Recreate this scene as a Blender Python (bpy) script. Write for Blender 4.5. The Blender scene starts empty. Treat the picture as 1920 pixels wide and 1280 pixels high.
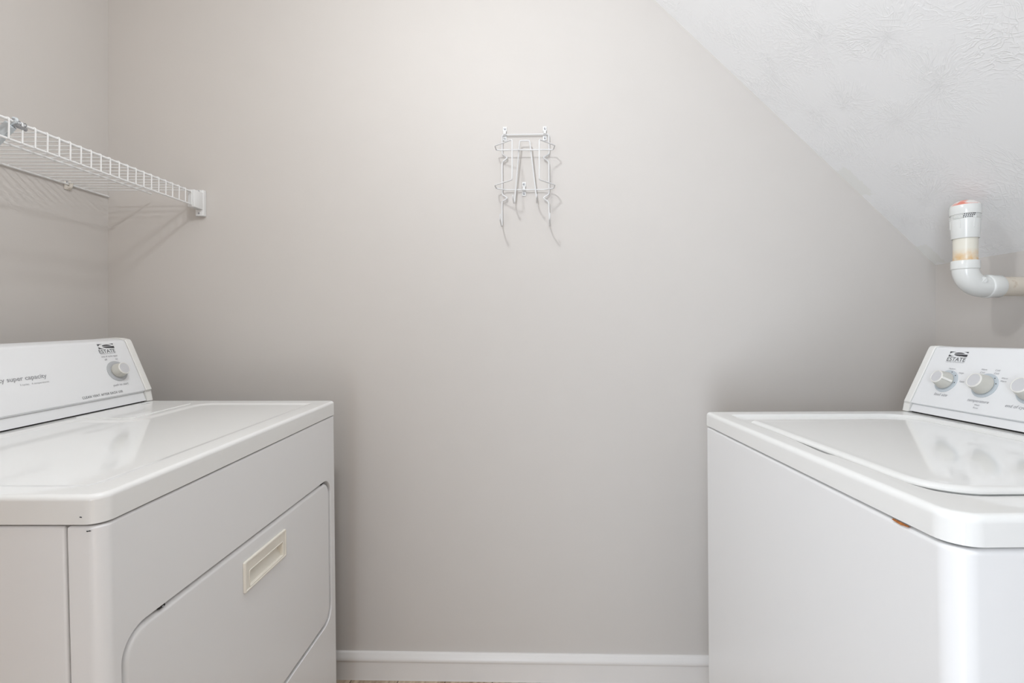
import bpy, bmesh, math, random
from mathutils import Vector, Matrix
random.seed(4)
S = bpy.context.scene
COL = S.collection
PI = math.pi

# ------------------------------------------------------------------ camera
HC = 1.126                      # lens height above the floor (m)
FPX = 900.0                     # focal length in pixels of a 1920 px wide frame
CX, CY = 1012.0, 617.0          # principal point (shifted lens)
cam_d = bpy.data.cameras.new('camera')
cam_d.sensor_width = 36.0
cam_d.lens = 36.0 * FPX / 1920.0
cam_d.shift_x = -(CX - 960.0) / 1920.0
cam_d.shift_y = (CY - 640.0) / 1920.0
cam_d.clip_start = 0.01
cam = bpy.data.objects.new('camera', cam_d)
cam.location = (0, 0, HC)
cam.rotation_euler = (PI / 2, 0, 0)
COL.objects.link(cam)
S.camera = cam

# ------------------------------------------------------------------ light and exposure
S.view_settings.view_transform = 'Standard'
S.view_settings.look = 'None'
S.view_settings.gamma = 1.0
S.view_settings.use_curve_mapping = False
S.view_settings.exposure = 0.06

world = bpy.data.worlds.new('world')
S.world = world
world.use_nodes = True
bg = world.node_tree.nodes['Background']
bg.inputs['Color'].default_value = (0.90, 0.95, 1.0, 1)
bg.inputs['Strength'].default_value = 0.3

def lamp(name, kind, loc, energy, col, size, target=None):
    d = bpy.data.lights.new(name, kind); d.energy = energy; d.color = col
    if kind == 'POINT': d.shadow_soft_size = size
    else: d.shape = 'RECTANGLE'; d.size, d.size_y = size
    o = bpy.data.objects.new(name, d); o.location = loc; COL.objects.link(o)
    if target: o.rotation_euler = (Vector(target) - o.location).to_track_quat('-Z', 'Z').to_euler()
lamp('ceiling_lamp', 'POINT', (-0.31, 0.53, 2.13), 16.8, (0.945, 0.974, 1.0), 0.045)
# daylight of the hall behind, falling through the doorway from the left
lamp('hall_daylight', 'AREA', (-1.0, -2.0, 1.0), 86.0, (0.82, 0.90, 1.0), (0.9, 1.9), (0.7, 1.5, 1.2))
# added warm fill light from behind; no lamp is known there
lamp('hall_warm_fill', 'AREA', (0.2, -1.8, 0.9), 8.5, (1.0, 0.68, 0.45), (0.9, 1.6), (-0.6, 1.5, 1.0))

# ------------------------------------------------------------------ materials
def srgb(*c):
    return tuple((x / 255.0 / 12.92 if x / 255.0 <= 0.04045 else ((x / 255.0 + 0.055) / 1.055) ** 2.4) for x in c) + (1.0,)

def mat(name, col, rough=0.5, metal=0.0, bump=0.0, bscale=200.0, mottled=0.0, coat=0.0):
    m = bpy.data.materials.new(name)
    m.use_nodes = True
    nt = m.node_tree
    b = nt.nodes['Principled BSDF']
    b.inputs['Base Color'].default_value = col
    b.inputs['Roughness'].default_value = rough
    b.inputs['Metallic'].default_value = metal
    b.inputs['Coat Weight'].default_value = coat
    b.inputs['Coat Roughness'].default_value = 0.06
    tc = nt.nodes.new('ShaderNodeTexCoord')
    if bump:
        n = nt.nodes.new('ShaderNodeTexNoise'); n.inputs['Scale'].default_value = bscale
        n.inputs['Detail'].default_value = 3
        bp = nt.nodes.new('ShaderNodeBump'); bp.inputs['Strength'].default_value = bump
        bp.inputs['Distance'].default_value = 0.001
        nt.links.new(tc.outputs['Object'], n.inputs['Vector'])
        nt.links.new(n.outputs['Fac'], bp.inputs['Height'])
        nt.links.new(bp.outputs['Normal'], b.inputs['Normal'])
    if mottled:
        n2 = nt.nodes.new('ShaderNodeTexNoise'); n2.inputs['Scale'].default_value = 9.0
        r = nt.nodes.new('ShaderNodeValToRGB')
        r.color_ramp.elements[0].color = tuple(x * (1 - mottled) for x in col[:3]) + (1,)
        r.color_ramp.elements[1].color = tuple(min(1, x * (1 + mottled)) for x in col[:3]) + (1,)
        nt.links.new(tc.outputs['Object'], n2.inputs['Vector'])
        nt.links.new(n2.outputs['Fac'], r.inputs['Fac'])
        nt.links.new(r.outputs['Color'], b.inputs['Base Color'])
    return m

M = {}
M['wall'] = mat('greige_wall_paint', srgb(209, 204, 199), 0.62, bump=0.12, bscale=260, mottled=0.012)
M['bounce_white'] = mat('white_bounce_paint', srgb(246, 246, 246), 0.6)  # for the unseen front wall, whitened to bounce light
M['trim'] = mat('white_trim_paint', srgb(232, 229, 226), 0.35, mottled=0.02)
M['enamel'] = mat('white_enamel', srgb(238, 238, 238), 0.24, bump=0.012, bscale=500)
M['enamel_top'] = mat('white_enamel_polished', srgb(238, 238, 236), 0.07, bump=0.004, bscale=90)
M['plastic'] = mat('white_console_plastic', srgb(236, 237, 238), 0.36)
M['cap'] = mat('white_cap_plastic', srgb(236, 235, 231), 0.42)
M['knob'] = mat('warm_grey_knob_plastic', srgb(200, 198, 190), 0.38)
M['knob_face'] = mat('pale_grey_knob_face', srgb(208, 208, 210), 0.32)
M['knob_rim'] = mat('light_knob_rim', srgb(236, 234, 228), 0.3)
M['dial_d'] = mat('grey_dial_ring', srgb(188, 190, 192), 0.45)
M['dial_w'] = mat('blue_grey_dial_ring', srgb(196, 204, 210), 0.45)
M['ink'] = mat('charcoal_ink', srgb(62, 63, 66), 0.5)
M['ink_soft'] = mat('grey_ink', srgb(158, 158, 161), 0.5)
M['ink_pale'] = mat('pale_grey_ink', srgb(178, 178, 180), 0.5)
M['bisque'] = mat('bisque_handle_plastic', srgb(240, 235, 223), 0.36)
M['dark'] = mat('dark_gap', srgb(40, 38, 36), 0.7)
M['metal'] = mat('zinc_screw', srgb(170, 172, 176), 0.35, metal=0.9)
M['wire'] = mat('white_coated_wire', srgb(232, 232, 231), 0.33)
M['rack_wire'] = mat('greyish_white_coated_wire', srgb(226, 226, 226), 0.36)
M['wire_old'] = mat('aged_coated_wire', srgb(228, 222, 212), 0.4)
M['brace'] = mat('pale_steel_brace', srgb(205, 212, 216), 0.35)
M['pvc'] = mat('white_pvc', srgb(232, 233, 230), 0.22)
M['foot'] = mat('black_rubber', srgb(36, 36, 36), 0.7)

def rust_mat():
    m = bpy.data.materials.new('rust'); m.use_nodes = True
    nt = m.node_tree; b = nt.nodes['Principled BSDF']
    n = nt.nodes.new('ShaderNodeTexNoise'); n.inputs['Scale'].default_value = 240
    r = nt.nodes.new('ShaderNodeValToRGB')
    r.color_ramp.elements[0].color = srgb(120, 66, 28); r.color_ramp.elements[1].color = srgb(206, 132, 66)
    tc = nt.nodes.new('ShaderNodeTexCoord')
    nt.links.new(tc.outputs['Object'], n.inputs['Vector']); nt.links.new(n.outputs['Fac'], r.inputs['Fac'])
    nt.links.new(r.outputs['Color'], b.inputs['Base Color']); b.inputs['Roughness'].default_value = 0.8
    return m
M['rust'] = rust_mat()

def stain_mat(name, base, stain, scale, lo, hi, rough=0.4, zlo=None, zhi=None):
    """base colour with stains of their own ragged shape (optionally only between two heights)"""
    m = bpy.data.materials.new(name); m.use_nodes = True
    nt = m.node_tree; b = nt.nodes['Principled BSDF']; b.inputs['Roughness'].default_value = rough
    tc = nt.nodes.new('ShaderNodeTexCoord')
    n = nt.nodes.new('ShaderNodeTexNoise'); n.inputs['Scale'].default_value = scale; n.inputs['Detail'].default_value = 4
    nt.links.new(tc.outputs['Object'], n.inputs['Vector'])
    mr = nt.nodes.new('ShaderNodeMapRange'); mr.inputs['From Min'].default_value = lo; mr.inputs['From Max'].default_value = hi
    nt.links.new(n.outputs['Fac'], mr.inputs['Value'])
    fac = mr.outputs['Result']
    if zlo is not None:
        sx = nt.nodes.new('ShaderNodeSeparateXYZ'); nt.links.new(tc.outputs['Object'], sx.inputs['Vector'])
        m2 = nt.nodes.new('ShaderNodeMapRange'); m2.inputs['From Min'].default_value = zlo; m2.inputs['From Max'].default_value = zhi
        nt.links.new(sx.outputs['Z'], m2.inputs['Value'])
        mu = nt.nodes.new('ShaderNodeMath'); mu.operation = 'MULTIPLY'
        nt.links.new(fac, mu.inputs[0]); nt.links.new(m2.outputs['Result'], mu.inputs[1]); fac = mu.outputs[0]
    mx = nt.nodes.new('ShaderNodeMix'); mx.data_type = 'RGBA'
    mx.inputs['A'].default_value = base; mx.inputs['B'].default_value = stain
    nt.links.new(fac, mx.inputs['Factor']); nt.links.new(mx.outputs['Result'], b.inputs['Base Color'])
    return m
M['pvc_cream'] = stain_mat('cream_pvc_pipe', srgb(234, 230, 217), srgb(226, 190, 140), 60, 0.30, 0.62, 0.3, 0.122, 0.098)
M['pvc_beige'] = stain_mat('beige_pvc_pipe', srgb(219, 210, 196), srgb(176, 150, 124), 45, 0.55, 0.80, 0.4)
M['cap_red'] = stain_mat('white_cap_with_red_primer', srgb(236, 232, 228), srgb(230, 140, 122), 34, 0.47, 0.60, 0.35)

def ceiling_mat():
    """white stomp-brush texture: radiating crow's-foot ridges around scattered centres, two smooth patches"""
    m = bpy.data.materials.new('white_stomp_texture'); m.use_nodes = True
    nt = m.node_tree; L = nt.links.new; N = nt.nodes.new
    b = nt.nodes['Principled BSDF']; b.inputs['Roughness'].default_value = 0.75
    uv = N('ShaderNodeUVMap'); uv.uv_map = 'UVMap'
    w = N('ShaderNodeTexNoise'); w.inputs['Scale'].default_value = 9; w.inputs['Detail'].default_value = 2
    L(uv.outputs['UV'], w.inputs['Vector'])
    wa = N('ShaderNodeVectorMath'); wa.operation = 'MULTIPLY_ADD'
    wa.inputs[1].default_value = (0.05, 0.05, 0); 
    L(w.outputs['Color'], wa.inputs[0]); L(uv.outputs['UV'], wa.inputs[2])
    heights = []
    for sc, off in ((3.3, 0.0), (4.1, 3.7)):
        vo = N('ShaderNodeVectorMath'); vo.operation = 'MULTIPLY_ADD'
        vo.inputs[1].default_value = (sc, sc, 0); vo.inputs[2].default_value = (off, off * 1.3, 0)
        L(wa.outputs['Vector'], vo.inputs[0])
        v = N('ShaderNodeTexVoronoi'); v.voronoi_dimensions = '2D'; v.inputs['Scale'].default_value = 1.0
        L(vo.outputs['Vector'], v.inputs['Vector'])
        d = N('ShaderNodeVectorMath'); d.operation = 'SUBTRACT'
        L(vo.outputs['Vector'], d.inputs[0]); L(v.outputs['Position'], d.inputs[1])
        nrm = N('ShaderNodeVectorMath'); nrm.operation = 'NORMALIZE'; L(d.outputs['Vector'], nrm.inputs[0])
        sca = N('ShaderNodeVectorMath'); sca.operation = 'SCALE'; sca.inputs['Scale'].default_value = 5.2
        L(nrm.outputs['Vector'], sca.inputs[0])
        ln = N('ShaderNodeVectorMath'); ln.operation = 'LENGTH'; L(d.outputs['Vector'], ln.inputs[0])
        mz = N('ShaderNodeMath'); mz.operation = 'MULTIPLY'; mz.inputs[1].default_value = 3.2; L(ln.outputs['Value'], mz.inputs[0])
        cz = N('ShaderNodeCombineXYZ'); L(mz.outputs[0], cz.inputs['Z'])
        ad1 = N('ShaderNodeVectorMath'); ad1.operation = 'ADD'; L(sca.outputs['Vector'], ad1.inputs[0]); L(cz.outputs['Vector'], ad1.inputs[1])
        off_c = N('ShaderNodeVectorMath'); off_c.operation = 'MULTIPLY_ADD'; off_c.inputs[1].default_value = (17, 17, 17)
        L(v.outputs['Color'], off_c.inputs[0]); L(ad1.outputs['Vector'], off_c.inputs[2])
        nz = N('ShaderNodeTexNoise'); nz.inputs['Scale'].default_value = 1.9; nz.inputs['Detail'].default_value = 1.5
        nz.inputs['Roughness'].default_value = 0.6
        L(off_c.outputs['Vector'], nz.inputs['Vector'])
        rg = N('ShaderNodeMath'); rg.operation = 'SUBTRACT'; rg.inputs[1].default_value = 0.5; L(nz.outputs['Fac'], rg.inputs[0])
        ab = N('ShaderNodeMath'); ab.operation = 'ABSOLUTE'; L(rg.outputs[0], ab.inputs[0])
        mr = N('ShaderNodeMapRange'); mr.inputs['From Min'].default_value = 0.045; mr.inputs['From Max'].default_value = 0.0
        L(ab.outputs[0], mr.inputs['Value'])
        heights.append(mr.outputs['Result'])
    mxh = N('ShaderNodeMath'); mxh.operation = 'MAXIMUM'; L(heights[0], mxh.inputs[0]); L(heights[1], mxh.inputs[1])
    msk = N('ShaderNodeTexNoise'); msk.inputs['Scale'].default_value = 7; L(uv.outputs['UV'], msk.inputs['Vector'])
    mk = N('ShaderNodeMapRange'); mk.inputs['From Min'].default_value = 0.36; mk.inputs['From Max'].default_value = 0.64
    L(msk.outputs['Fac'], mk.inputs['Value'])
    mu = N('ShaderNodeMath'); mu.operation = 'MULTIPLY'; L(mxh.outputs[0], mu.inputs[0]); L(mk.outputs['Result'], mu.inputs[1])
    # smooth filler patches beside the back wall: u = distance up the slope, v = distance from the back wall
    sep = N('ShaderNodeSeparateXYZ'); L(uv.outputs['UV'], sep.inputs['Vector'])
    edge = N('ShaderNodeTexNoise'); edge.inputs['Scale'].default_value = 60; L(uv.outputs['UV'], edge.inputs['Vector'])
    facs = []
    for (uc, vc, hu, hv) in PATCHES:
        parts = []
        for out, c, h in ((sep.outputs['X'], uc, hu), (sep.outputs['Y'], vc, hv)):
            a = N('ShaderNodeMath'); a.operation = 'SUBTRACT'; a.inputs[1].default_value = c; L(out, a.inputs[0])
            b2 = N('ShaderNodeMath'); b2.operation = 'ABSOLUTE'; L(a.outputs[0], b2.inputs[0])
            c2 = N('ShaderNodeMath'); c2.operation = 'DIVIDE'; c2.inputs[1].default_value = h; L(b2.outputs[0], c2.inputs[0])
            parts.append(c2.outputs[0])
        mxp = N('ShaderNodeMath'); mxp.operation = 'MAXIMUM'; L(parts[0], mxp.inputs[0]); L(parts[1], mxp.inputs[1])
        ae = N('ShaderNodeMath'); ae.operation = 'ADD'; L(mxp.outputs[0], ae.inputs[0]); L(edge.outputs['Fac'], ae.inputs[1])
        st = N('ShaderNodeMapRange'); st.inputs['From Min'].default_value = 1.55; st.inputs['From Max'].default_value = 1.4
        L(ae.outputs[0], st.inputs['Value']); facs.append(st.outputs['Result'])
    pm = N('ShaderNodeMath'); pm.operation = 'MAXIMUM'; L(facs[0], pm.inputs[0]); L(facs[1], pm.inputs[1])
    mx = N('ShaderNodeMix'); mx.data_type = 'RGBA'
    mx.inputs['A'].default_value = srgb(248, 248, 248); mx.inputs['B'].default_value = srgb(243, 243, 240)
    L(pm.outputs[0], mx.inputs['Factor']); L(mx.outputs['Result'], b.inputs['Base Color'])
    inv = N('ShaderNodeMath'); inv.operation = 'SUBTRACT'; inv.inputs[0].default_value = 1.0; L(pm.outputs[0], inv.inputs[1])
    hm = N('ShaderNodeMath'); hm.operation = 'MULTIPLY'; L(mu.outputs[0], hm.inputs[0]); L(inv.outputs[0], hm.inputs[1])
    fine = N('ShaderNodeTexNoise'); fine.inputs['Scale'].default_value = 140; L(uv.outputs['UV'], fine.inputs['Vector'])
    fa = N('ShaderNodeMath'); fa.operation = 'MULTIPLY_ADD'; fa.inputs[1].default_value = 0.12
    L(fine.outputs['Fac'], fa.inputs[0]); L(hm.outputs[0], fa.inputs[2])
    bp = N('ShaderNodeBump'); bp.inputs['Strength'].default_value = 0.5; bp.inputs['Distance'].default_value = 0.0011
    L(fa.outputs[0], bp.inputs['Height']); L(bp.outputs['Normal'], b.inputs['Normal'])
    return m

def floor_mat():
    m = bpy.data.materials.new('brown_wood_plank'); m.use_nodes = True
    nt = m.node_tree; L = nt.links.new; N = nt.nodes.new
    b = nt.nodes['Principled BSDF']; b.inputs['Roughness'].default_value = 0.45
    tc = N('ShaderNodeTexCoord')
    mp = N('ShaderNodeMapping'); mp.inputs['Scale'].default_value = (45, 4, 1); L(tc.outputs['Object'], mp.inputs['Vector'])
    n = N('ShaderNodeTexNoise'); n.inputs['Scale'].default_value = 1.6; n.inputs['Detail'].default_value = 6; L(mp.outputs['Vector'], n.inputs['Vector'])
    r = N('ShaderNodeValToRGB'); r.color_ramp.elements[0].position = 0.3; r.color_ramp.elements[1].position = 0.72
    r.color_ramp.elements[0].color = srgb(160, 136, 112); r.color_ramp.elements[1].color = srgb(222, 202, 178)
    L(n.outputs['Fac'], r.inputs['Fac'])
    br = N('ShaderNodeTexBrick'); br.inputs['Scale'].default_value = 1.0; br.inputs['Brick Width'].default_value = 1.2
    br.inputs['Row Height'].default_value = 0.15; br.inputs['Mortar Size'].default_value = 0.0018
    br.inputs['Color1'].default_value = (1, 1, 1, 1); br.inputs['Color2'].default_value = (.86, .86, .86, 1); br.inputs['Mortar'].default_value = (.25, .22, .2, 1)
    mp2 = N('ShaderNodeMapping'); mp2.inputs['Rotation'].default_value = (0, 0, PI / 2); L(tc.outputs['Object'], mp2.inputs['Vector']); L(mp2.outputs['Vector'], br.inputs['Vector'])
    mx = N('ShaderNodeMix'); mx.data_type = 'RGBA'; mx.blend_type = 'MULTIPLY'; mx.inputs['Factor'].default_value = 1.0
    L(r.outputs['Color'], mx.inputs['A']); L(br.outputs['Color'], mx.inputs['B']); L(mx.outputs['Result'], b.inputs['Base Color'])
    return m
M['floor'] = floor_mat()

# ------------------------------------------------------------------ helpers
def obj(name, bm, m, parent=None, smooth=True, weighted=True, dz=0.0, angle=35):
    bmesh.ops.recalc_face_normals(bm, faces=bm.faces)
    me = bpy.data.meshes.new(name)
    if dz: bmesh.ops.translate(bm, verts=bm.verts, vec=(0, 0, dz))
    bm.to_mesh(me); bm.free()
    me.materials.append(m)
    if smooth:
        me.polygons.foreach_set('use_smooth', [True] * len(me.polygons))
        me.set_sharp_from_angle(angle=math.radians(angle))
    o = bpy.data.objects.new(name, me)
    COL.objects.link(o)
    if parent: o.parent = parent
    if smooth and weighted:
        w = o.modifiers.new('normals', 'WEIGHTED_NORMAL'); w.keep_sharp = True
    return o

def tag(o, label, cat, group=None):
    o['label'] = label; o['category'] = cat
    if group: o['group'] = group

def empty(name, loc, label, cat):
    o = bpy.data.objects.new(name, None); o.empty_display_size = 0.1
    o.location = loc; COL.objects.link(o); tag(o, label, cat)
    return o

def structure(name, bm, m, **k):
    o = obj(name, bm, m, **k); o['kind'] = 'structure'; return o

def rbox(bm, lo, hi, r=0.0, seg=3, edges=None):
    vs = [bm.verts.new((x, y, z)) for x in (lo[0], hi[0]) for y in (lo[1], hi[1]) for z in (lo[2], hi[2])]
    F = [(0, 1, 3, 2), (4, 6, 7, 5), (0, 4, 5, 1), (2, 3, 7, 6), (0, 2, 6, 4), (1, 5, 7, 3)]
    fs = [bm.faces.new([vs[i] for i in f]) for f in F]
    if r:
        es = {e for f in fs for e in f.edges}
        if edges: es = {e for e in es if edges(e)}
        bmesh.ops.bevel(bm, geom=list(es), offset=r, segments=seg, profile=0.5, affect='EDGES')
    return bm

def box_bm(lo, hi, r=0.0, seg=3): return rbox(bmesh.new(), lo, hi, r, seg)

def fillet(pts, r, n=5, closed=False):
    pts = [Vector(p) for p in pts]; out = []
    N = len(pts)
    for i, p in enumerate(pts):
        if not closed and i in (0, N - 1): out.append(p); continue
        a, c = pts[i - 1], pts[(i + 1) % N]
        ra = min(r, (a - p).length * .48); rc = min(r, (c - p).length * .48)
        p0 = p + (a - p).normalized() * ra; p2 = p + (c - p).normalized() * rc
        for k in range(n + 1):
            t = k / n
            out.append(p0 * (1 - t) ** 2 + p * 2 * t * (1 - t) + p2 * t * t)
    return out

def tube(bm, pts, r, closed=False, sides=8, cap=True):
    pts = [Vector(p) for p in pts]; N = len(pts)
    rs = r if isinstance(r, (list, tuple)) else [r] * N
    up = None; rings = []
    for i in range(N):
        if closed: t = pts[(i + 1) % N] - pts[i - 1]
        else: t = pts[min(i + 1, N - 1)] - pts[max(i - 1, 0)]
        t.normalize()
        if up is None:
            up = Vector((0, 0, 1)) if abs(t.z) < .9 else Vector((1, 0, 0))
        up = (up - t * up.dot(t)).normalized(); s = t.cross(up)
        rings.append([bm.verts.new(pts[i] + (up * math.cos(a) + s * math.sin(a)) * rs[i]) for a in [2 * PI * k / sides for k in range(sides)]])
    M_ = N if closed else N - 1
    for i in range(M_):
        A, B = rings[i], rings[(i + 1) % N]
        for k in range(sides):
            bm.faces.new((A[k], A[(k + 1) % sides], B[(k + 1) % sides], B[k]))
    if cap and not closed:
        bm.faces.new(rings[0][::-1]); bm.faces.new(rings[-1])
    return bm

def lathe(bm, prof, c=(0, 0, 0), n=40, mtx=None):
    """prof: list of (radius, height)"""
    rings = []
    for (r, h) in prof:
        if r < 1e-6: rings.append([bm.verts.new((0, 0, h))])
        else: rings.append([bm.verts.new((r * math.cos(2 * PI * k / n), r * math.sin(2 * PI * k / n), h)) for k in range(n)])
    for A, B in zip(rings[:-1], rings[1:]):
        for k in range(n):
            k2 = (k + 1) % n
            if len(A) == 1 and len(B) == 1: continue
            if len(A) == 1: bm.faces.new((A[0], B[k2], B[k]))
            elif len(B) == 1: bm.faces.new((A[k], A[k2], B[0]))
            else: bm.faces.new((A[k], A[k2], B[k2], B[k]))
    vs = [v for R_ in rings for v in R_]
    T = Matrix.Translation(c) @ (mtx or Matrix.Identity(4))
    bmesh.ops.transform(bm, matrix=T, verts=vs)
    return bm

def prism(bm, poly, y0, y1, r=0.0, seg=3, skip_end_edges=False):
    """extrude an (x,z) polygon along y"""
    A = [bm.verts.new((x, y0, z)) for x, z in poly]; B = [bm.verts.new((x, y1, z)) for x, z in poly]
    n = len(poly); fs = [bm.faces.new(A), bm.faces.new(B[::-1])]
    for i in range(n): fs.append(bm.faces.new((A[i], B[i], B[(i + 1) % n], A[(i + 1) % n])))
    if r:
        es = {e for f in fs for e in f.edges}
        if skip_end_edges: es = {e for e in es if abs(e.verts[0].co.y - e.verts[1].co.y) > 1e-6}
        bmesh.ops.bevel(bm, geom=list(es), offset=r, segments=seg, profile=0.5, affect='EDGES')
    return bm

def inset_poly(corners, d):
    n = len(corners); out = []
    for i in range(n):
        p0, p1, p2 = [Vector(corners[j % n]) for j in (i - 1, i, i + 1)]
        e1 = (p1 - p0).normalized(); e2 = (p2 - p1).normalized()
        n1 = Vector((-e1.y, e1.x)); n2 = Vector((-e2.y, e2.x))
        k = 1 + n1.dot(n2)
        out.append(p1 + (n1 + n2) * (d / k))
    return out

def outline(corners, rad, d=0.0, seg=8):
    """rounded polygon (counter-clockwise), inset by d; always the same number of points"""
    c = inset_poly(corners, d) if d else [Vector(p) for p in corners]
    n = len(c); out = []
    for i in range(n):
        p0, p, p2 = c[i - 1], c[i], c[(i + 1) % n]
        a = (p0 - p).normalized(); b = (p2 - p).normalized()
        convex = (p - p0).cross(p2 - p) > 0 if hasattr(Vector((0, 0)), 'cross') else True
        r = rad[i] if isinstance(rad, (list, tuple)) else rad
        r = max(r - d, .0006) if convex else r + d
        half = a.angle(b) / 2
        t = r / math.tan(half)
        ce = p + (a + b).normalized() * (r / math.sin(half))
        s = p + a * t - ce; e = p + b * t - ce
        a0 = math.atan2(s.y, s.x); a1 = math.atan2(e.y, e.x)
        da = (a1 - a0 + PI) % (2 * PI) - PI
        for k in range(seg + 1):
            an = a0 + da * k / seg
            out.append((ce.x + r * math.cos(an), ce.y + r * math.sin(an)))
    return out

def loop(bm, pts, z): return [bm.verts.new((x, y, z)) for x, y in pts]
def bridge(bm, A, B):
    n = len(A)
    for i in range(n): bm.faces.new((A[i], A[(i + 1) % n], B[(i + 1) % n], B[i]))
def fill_between(bm, A, B):
    """flat face with a hole"""
    es = []
    for L_ in (A, B):
        for i in range(len(L_)):
            e = bm.edges.get((L_[i], L_[(i + 1) % len(L_)])) or bm.edges.new((L_[i], L_[(i + 1) % len(L_)]))
            es.append(e)
    bmesh.ops.triangle_fill(bm, use_beauty=True, use_dissolve=False, edges=es)

def slab(bm, corners, rad, z0, z1, bev=0.0, seg=8, bseg=5, hollow=None):
    """rounded slab with a rounded top edge; loops run outwards-in and upwards"""
    o0 = outline(corners, rad, 0, seg)
    L0 = loop(bm, o0, z0); bm.faces.new(L0[::-1])
    prev = L0
    if bev:
        for k in range(bseg + 1):
            a = PI / 2 * k / bseg
            cur = loop(bm, outline(corners, rad, bev * (1 - math.cos(a)), seg), z1 - bev * (1 - math.sin(a)))
            bridge(bm, prev, cur); prev = cur
    else:
        cur = loop(bm, o0, z1); bridge(bm, prev, cur); prev = cur
    return prev     # open top rim

def densify(pts, step=.008):
    """add points along the long straight runs (same number on every loop of a family)"""
    out = []; n = len(pts)
    for i in range(n):
        a, b = Vector(pts[i]), Vector(pts[(i + 1) % n]); out.append(tuple(a))
        if (b - a).length > .05:
            for k in range(1, 60): out.append(tuple(a + (b - a) * k / 60))
    return out

class Face:
    """a printed panel: u along the reading direction, v up the panel, w off the panel"""
    def __init__(s, base, top, sgn, dz):
        a = Vector((base[0], 0, base[1] + dz)); b = Vector((top[0], 0, top[1] + dz))
        s.o = a; s.u = Vector((0, sgn, 0)); s.v = (b - a).normalized(); s.w = s.u.cross(s.v)
        s.m = Matrix.Translation(a) @ Matrix((s.u, s.v, s.w)).transposed().to_4x4()
    def p(s, u, v, w=0.0): return s.o + s.u * u + s.v * v + s.w * w

def text_into(bm, face, txt, u, v, width, align='L', shear=0.0, w=0.0005, bold=0.0, tall=1.0, space=1.0):
    cu = bpy.data.curves.new('t', 'FONT'); cu.body = txt; cu.size = 1.0; cu.shear = shear
    cu.offset = bold; cu.resolution_u = 4; cu.space_character = space
    to = bpy.data.objects.new('t', cu); COL.objects.link(to)
    dg = bpy.context.evaluated_depsgraph_get()
    me = bpy.data.meshes.new_from_object(to.evaluated_get(dg))
    xs = [q.co.x for q in me.vertices]; x0, x1 = min(xs), max(xs)
    k = width / (x1 - x0)
    off = {'L': 0, 'C': -width / 2, 'R': -width}[align]
    T = face.m @ Matrix.Translation((u + off - x0 * k, v, w)) @ Matrix.Diagonal((k, k * tall, k, 1))
    me.transform(T)
    bm.from_mesh(me)
    bpy.data.objects.remove(to); bpy.data.curves.remove(cu); bpy.data.meshes.remove(me)

def print_line(name, parent, m, face, *a, **k):
    bm = bmesh.new(); text_into(bm, face, *a, **k)
    return obj(name, bm, m, parent, smooth=False)

def poly_into(bm, face, pts, w=0.0005):
    bm.faces.new([bm.verts.new(face.p(u, v, w)) for u, v in pts])

def emblem(bm, face, u0, v0, W, H):
    """dark block with a white lower-case e swept through it"""
    def q(a, b): return (u0 + a * W, v0 + b * H)
    cx_, cy_, rx, ry = .53, .5, .50, .53
    def arc(a0, a1, n=10, rx_=rx, ry_=ry): return [(cx_ + rx_ * math.cos(math.radians(a0 + (a1 - a0) * k / n)), cy_ + ry_ * math.sin(math.radians(a0 + (a1 - a0) * k / n))) for k in range(n + 1)]
    TL = [(0, 1)] + [p for p in arc(178, 112) if 0 <= p[0] and p[1] <= 1]
    BL = [(0, 0)] + [p for p in arc(248, 186) if p[1] >= 0][::1]
    TR = [(1, 1)] + [p for p in arc(66, 25) if p[1] <= 1 and p[0] <= 1]
    for P in (TL, BL, TR): poly_into(bm, face, [q(*p) for p in P])
    counter = [(.30, .57)] + arc(160, 20, 12, .30, .34)[1:-1] + [(.86, .57)]
    poly_into(bm, face, [q(*p) for p in counter])
    gap = [(.27, .46), (1.0, .46), (1.0, .02), (.86, .02)] + [(.74, .08), (.60, .10), (.46, .16), (.34, .28)]
    poly_into(bm, face, [q(*p) for p in gap])

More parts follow.
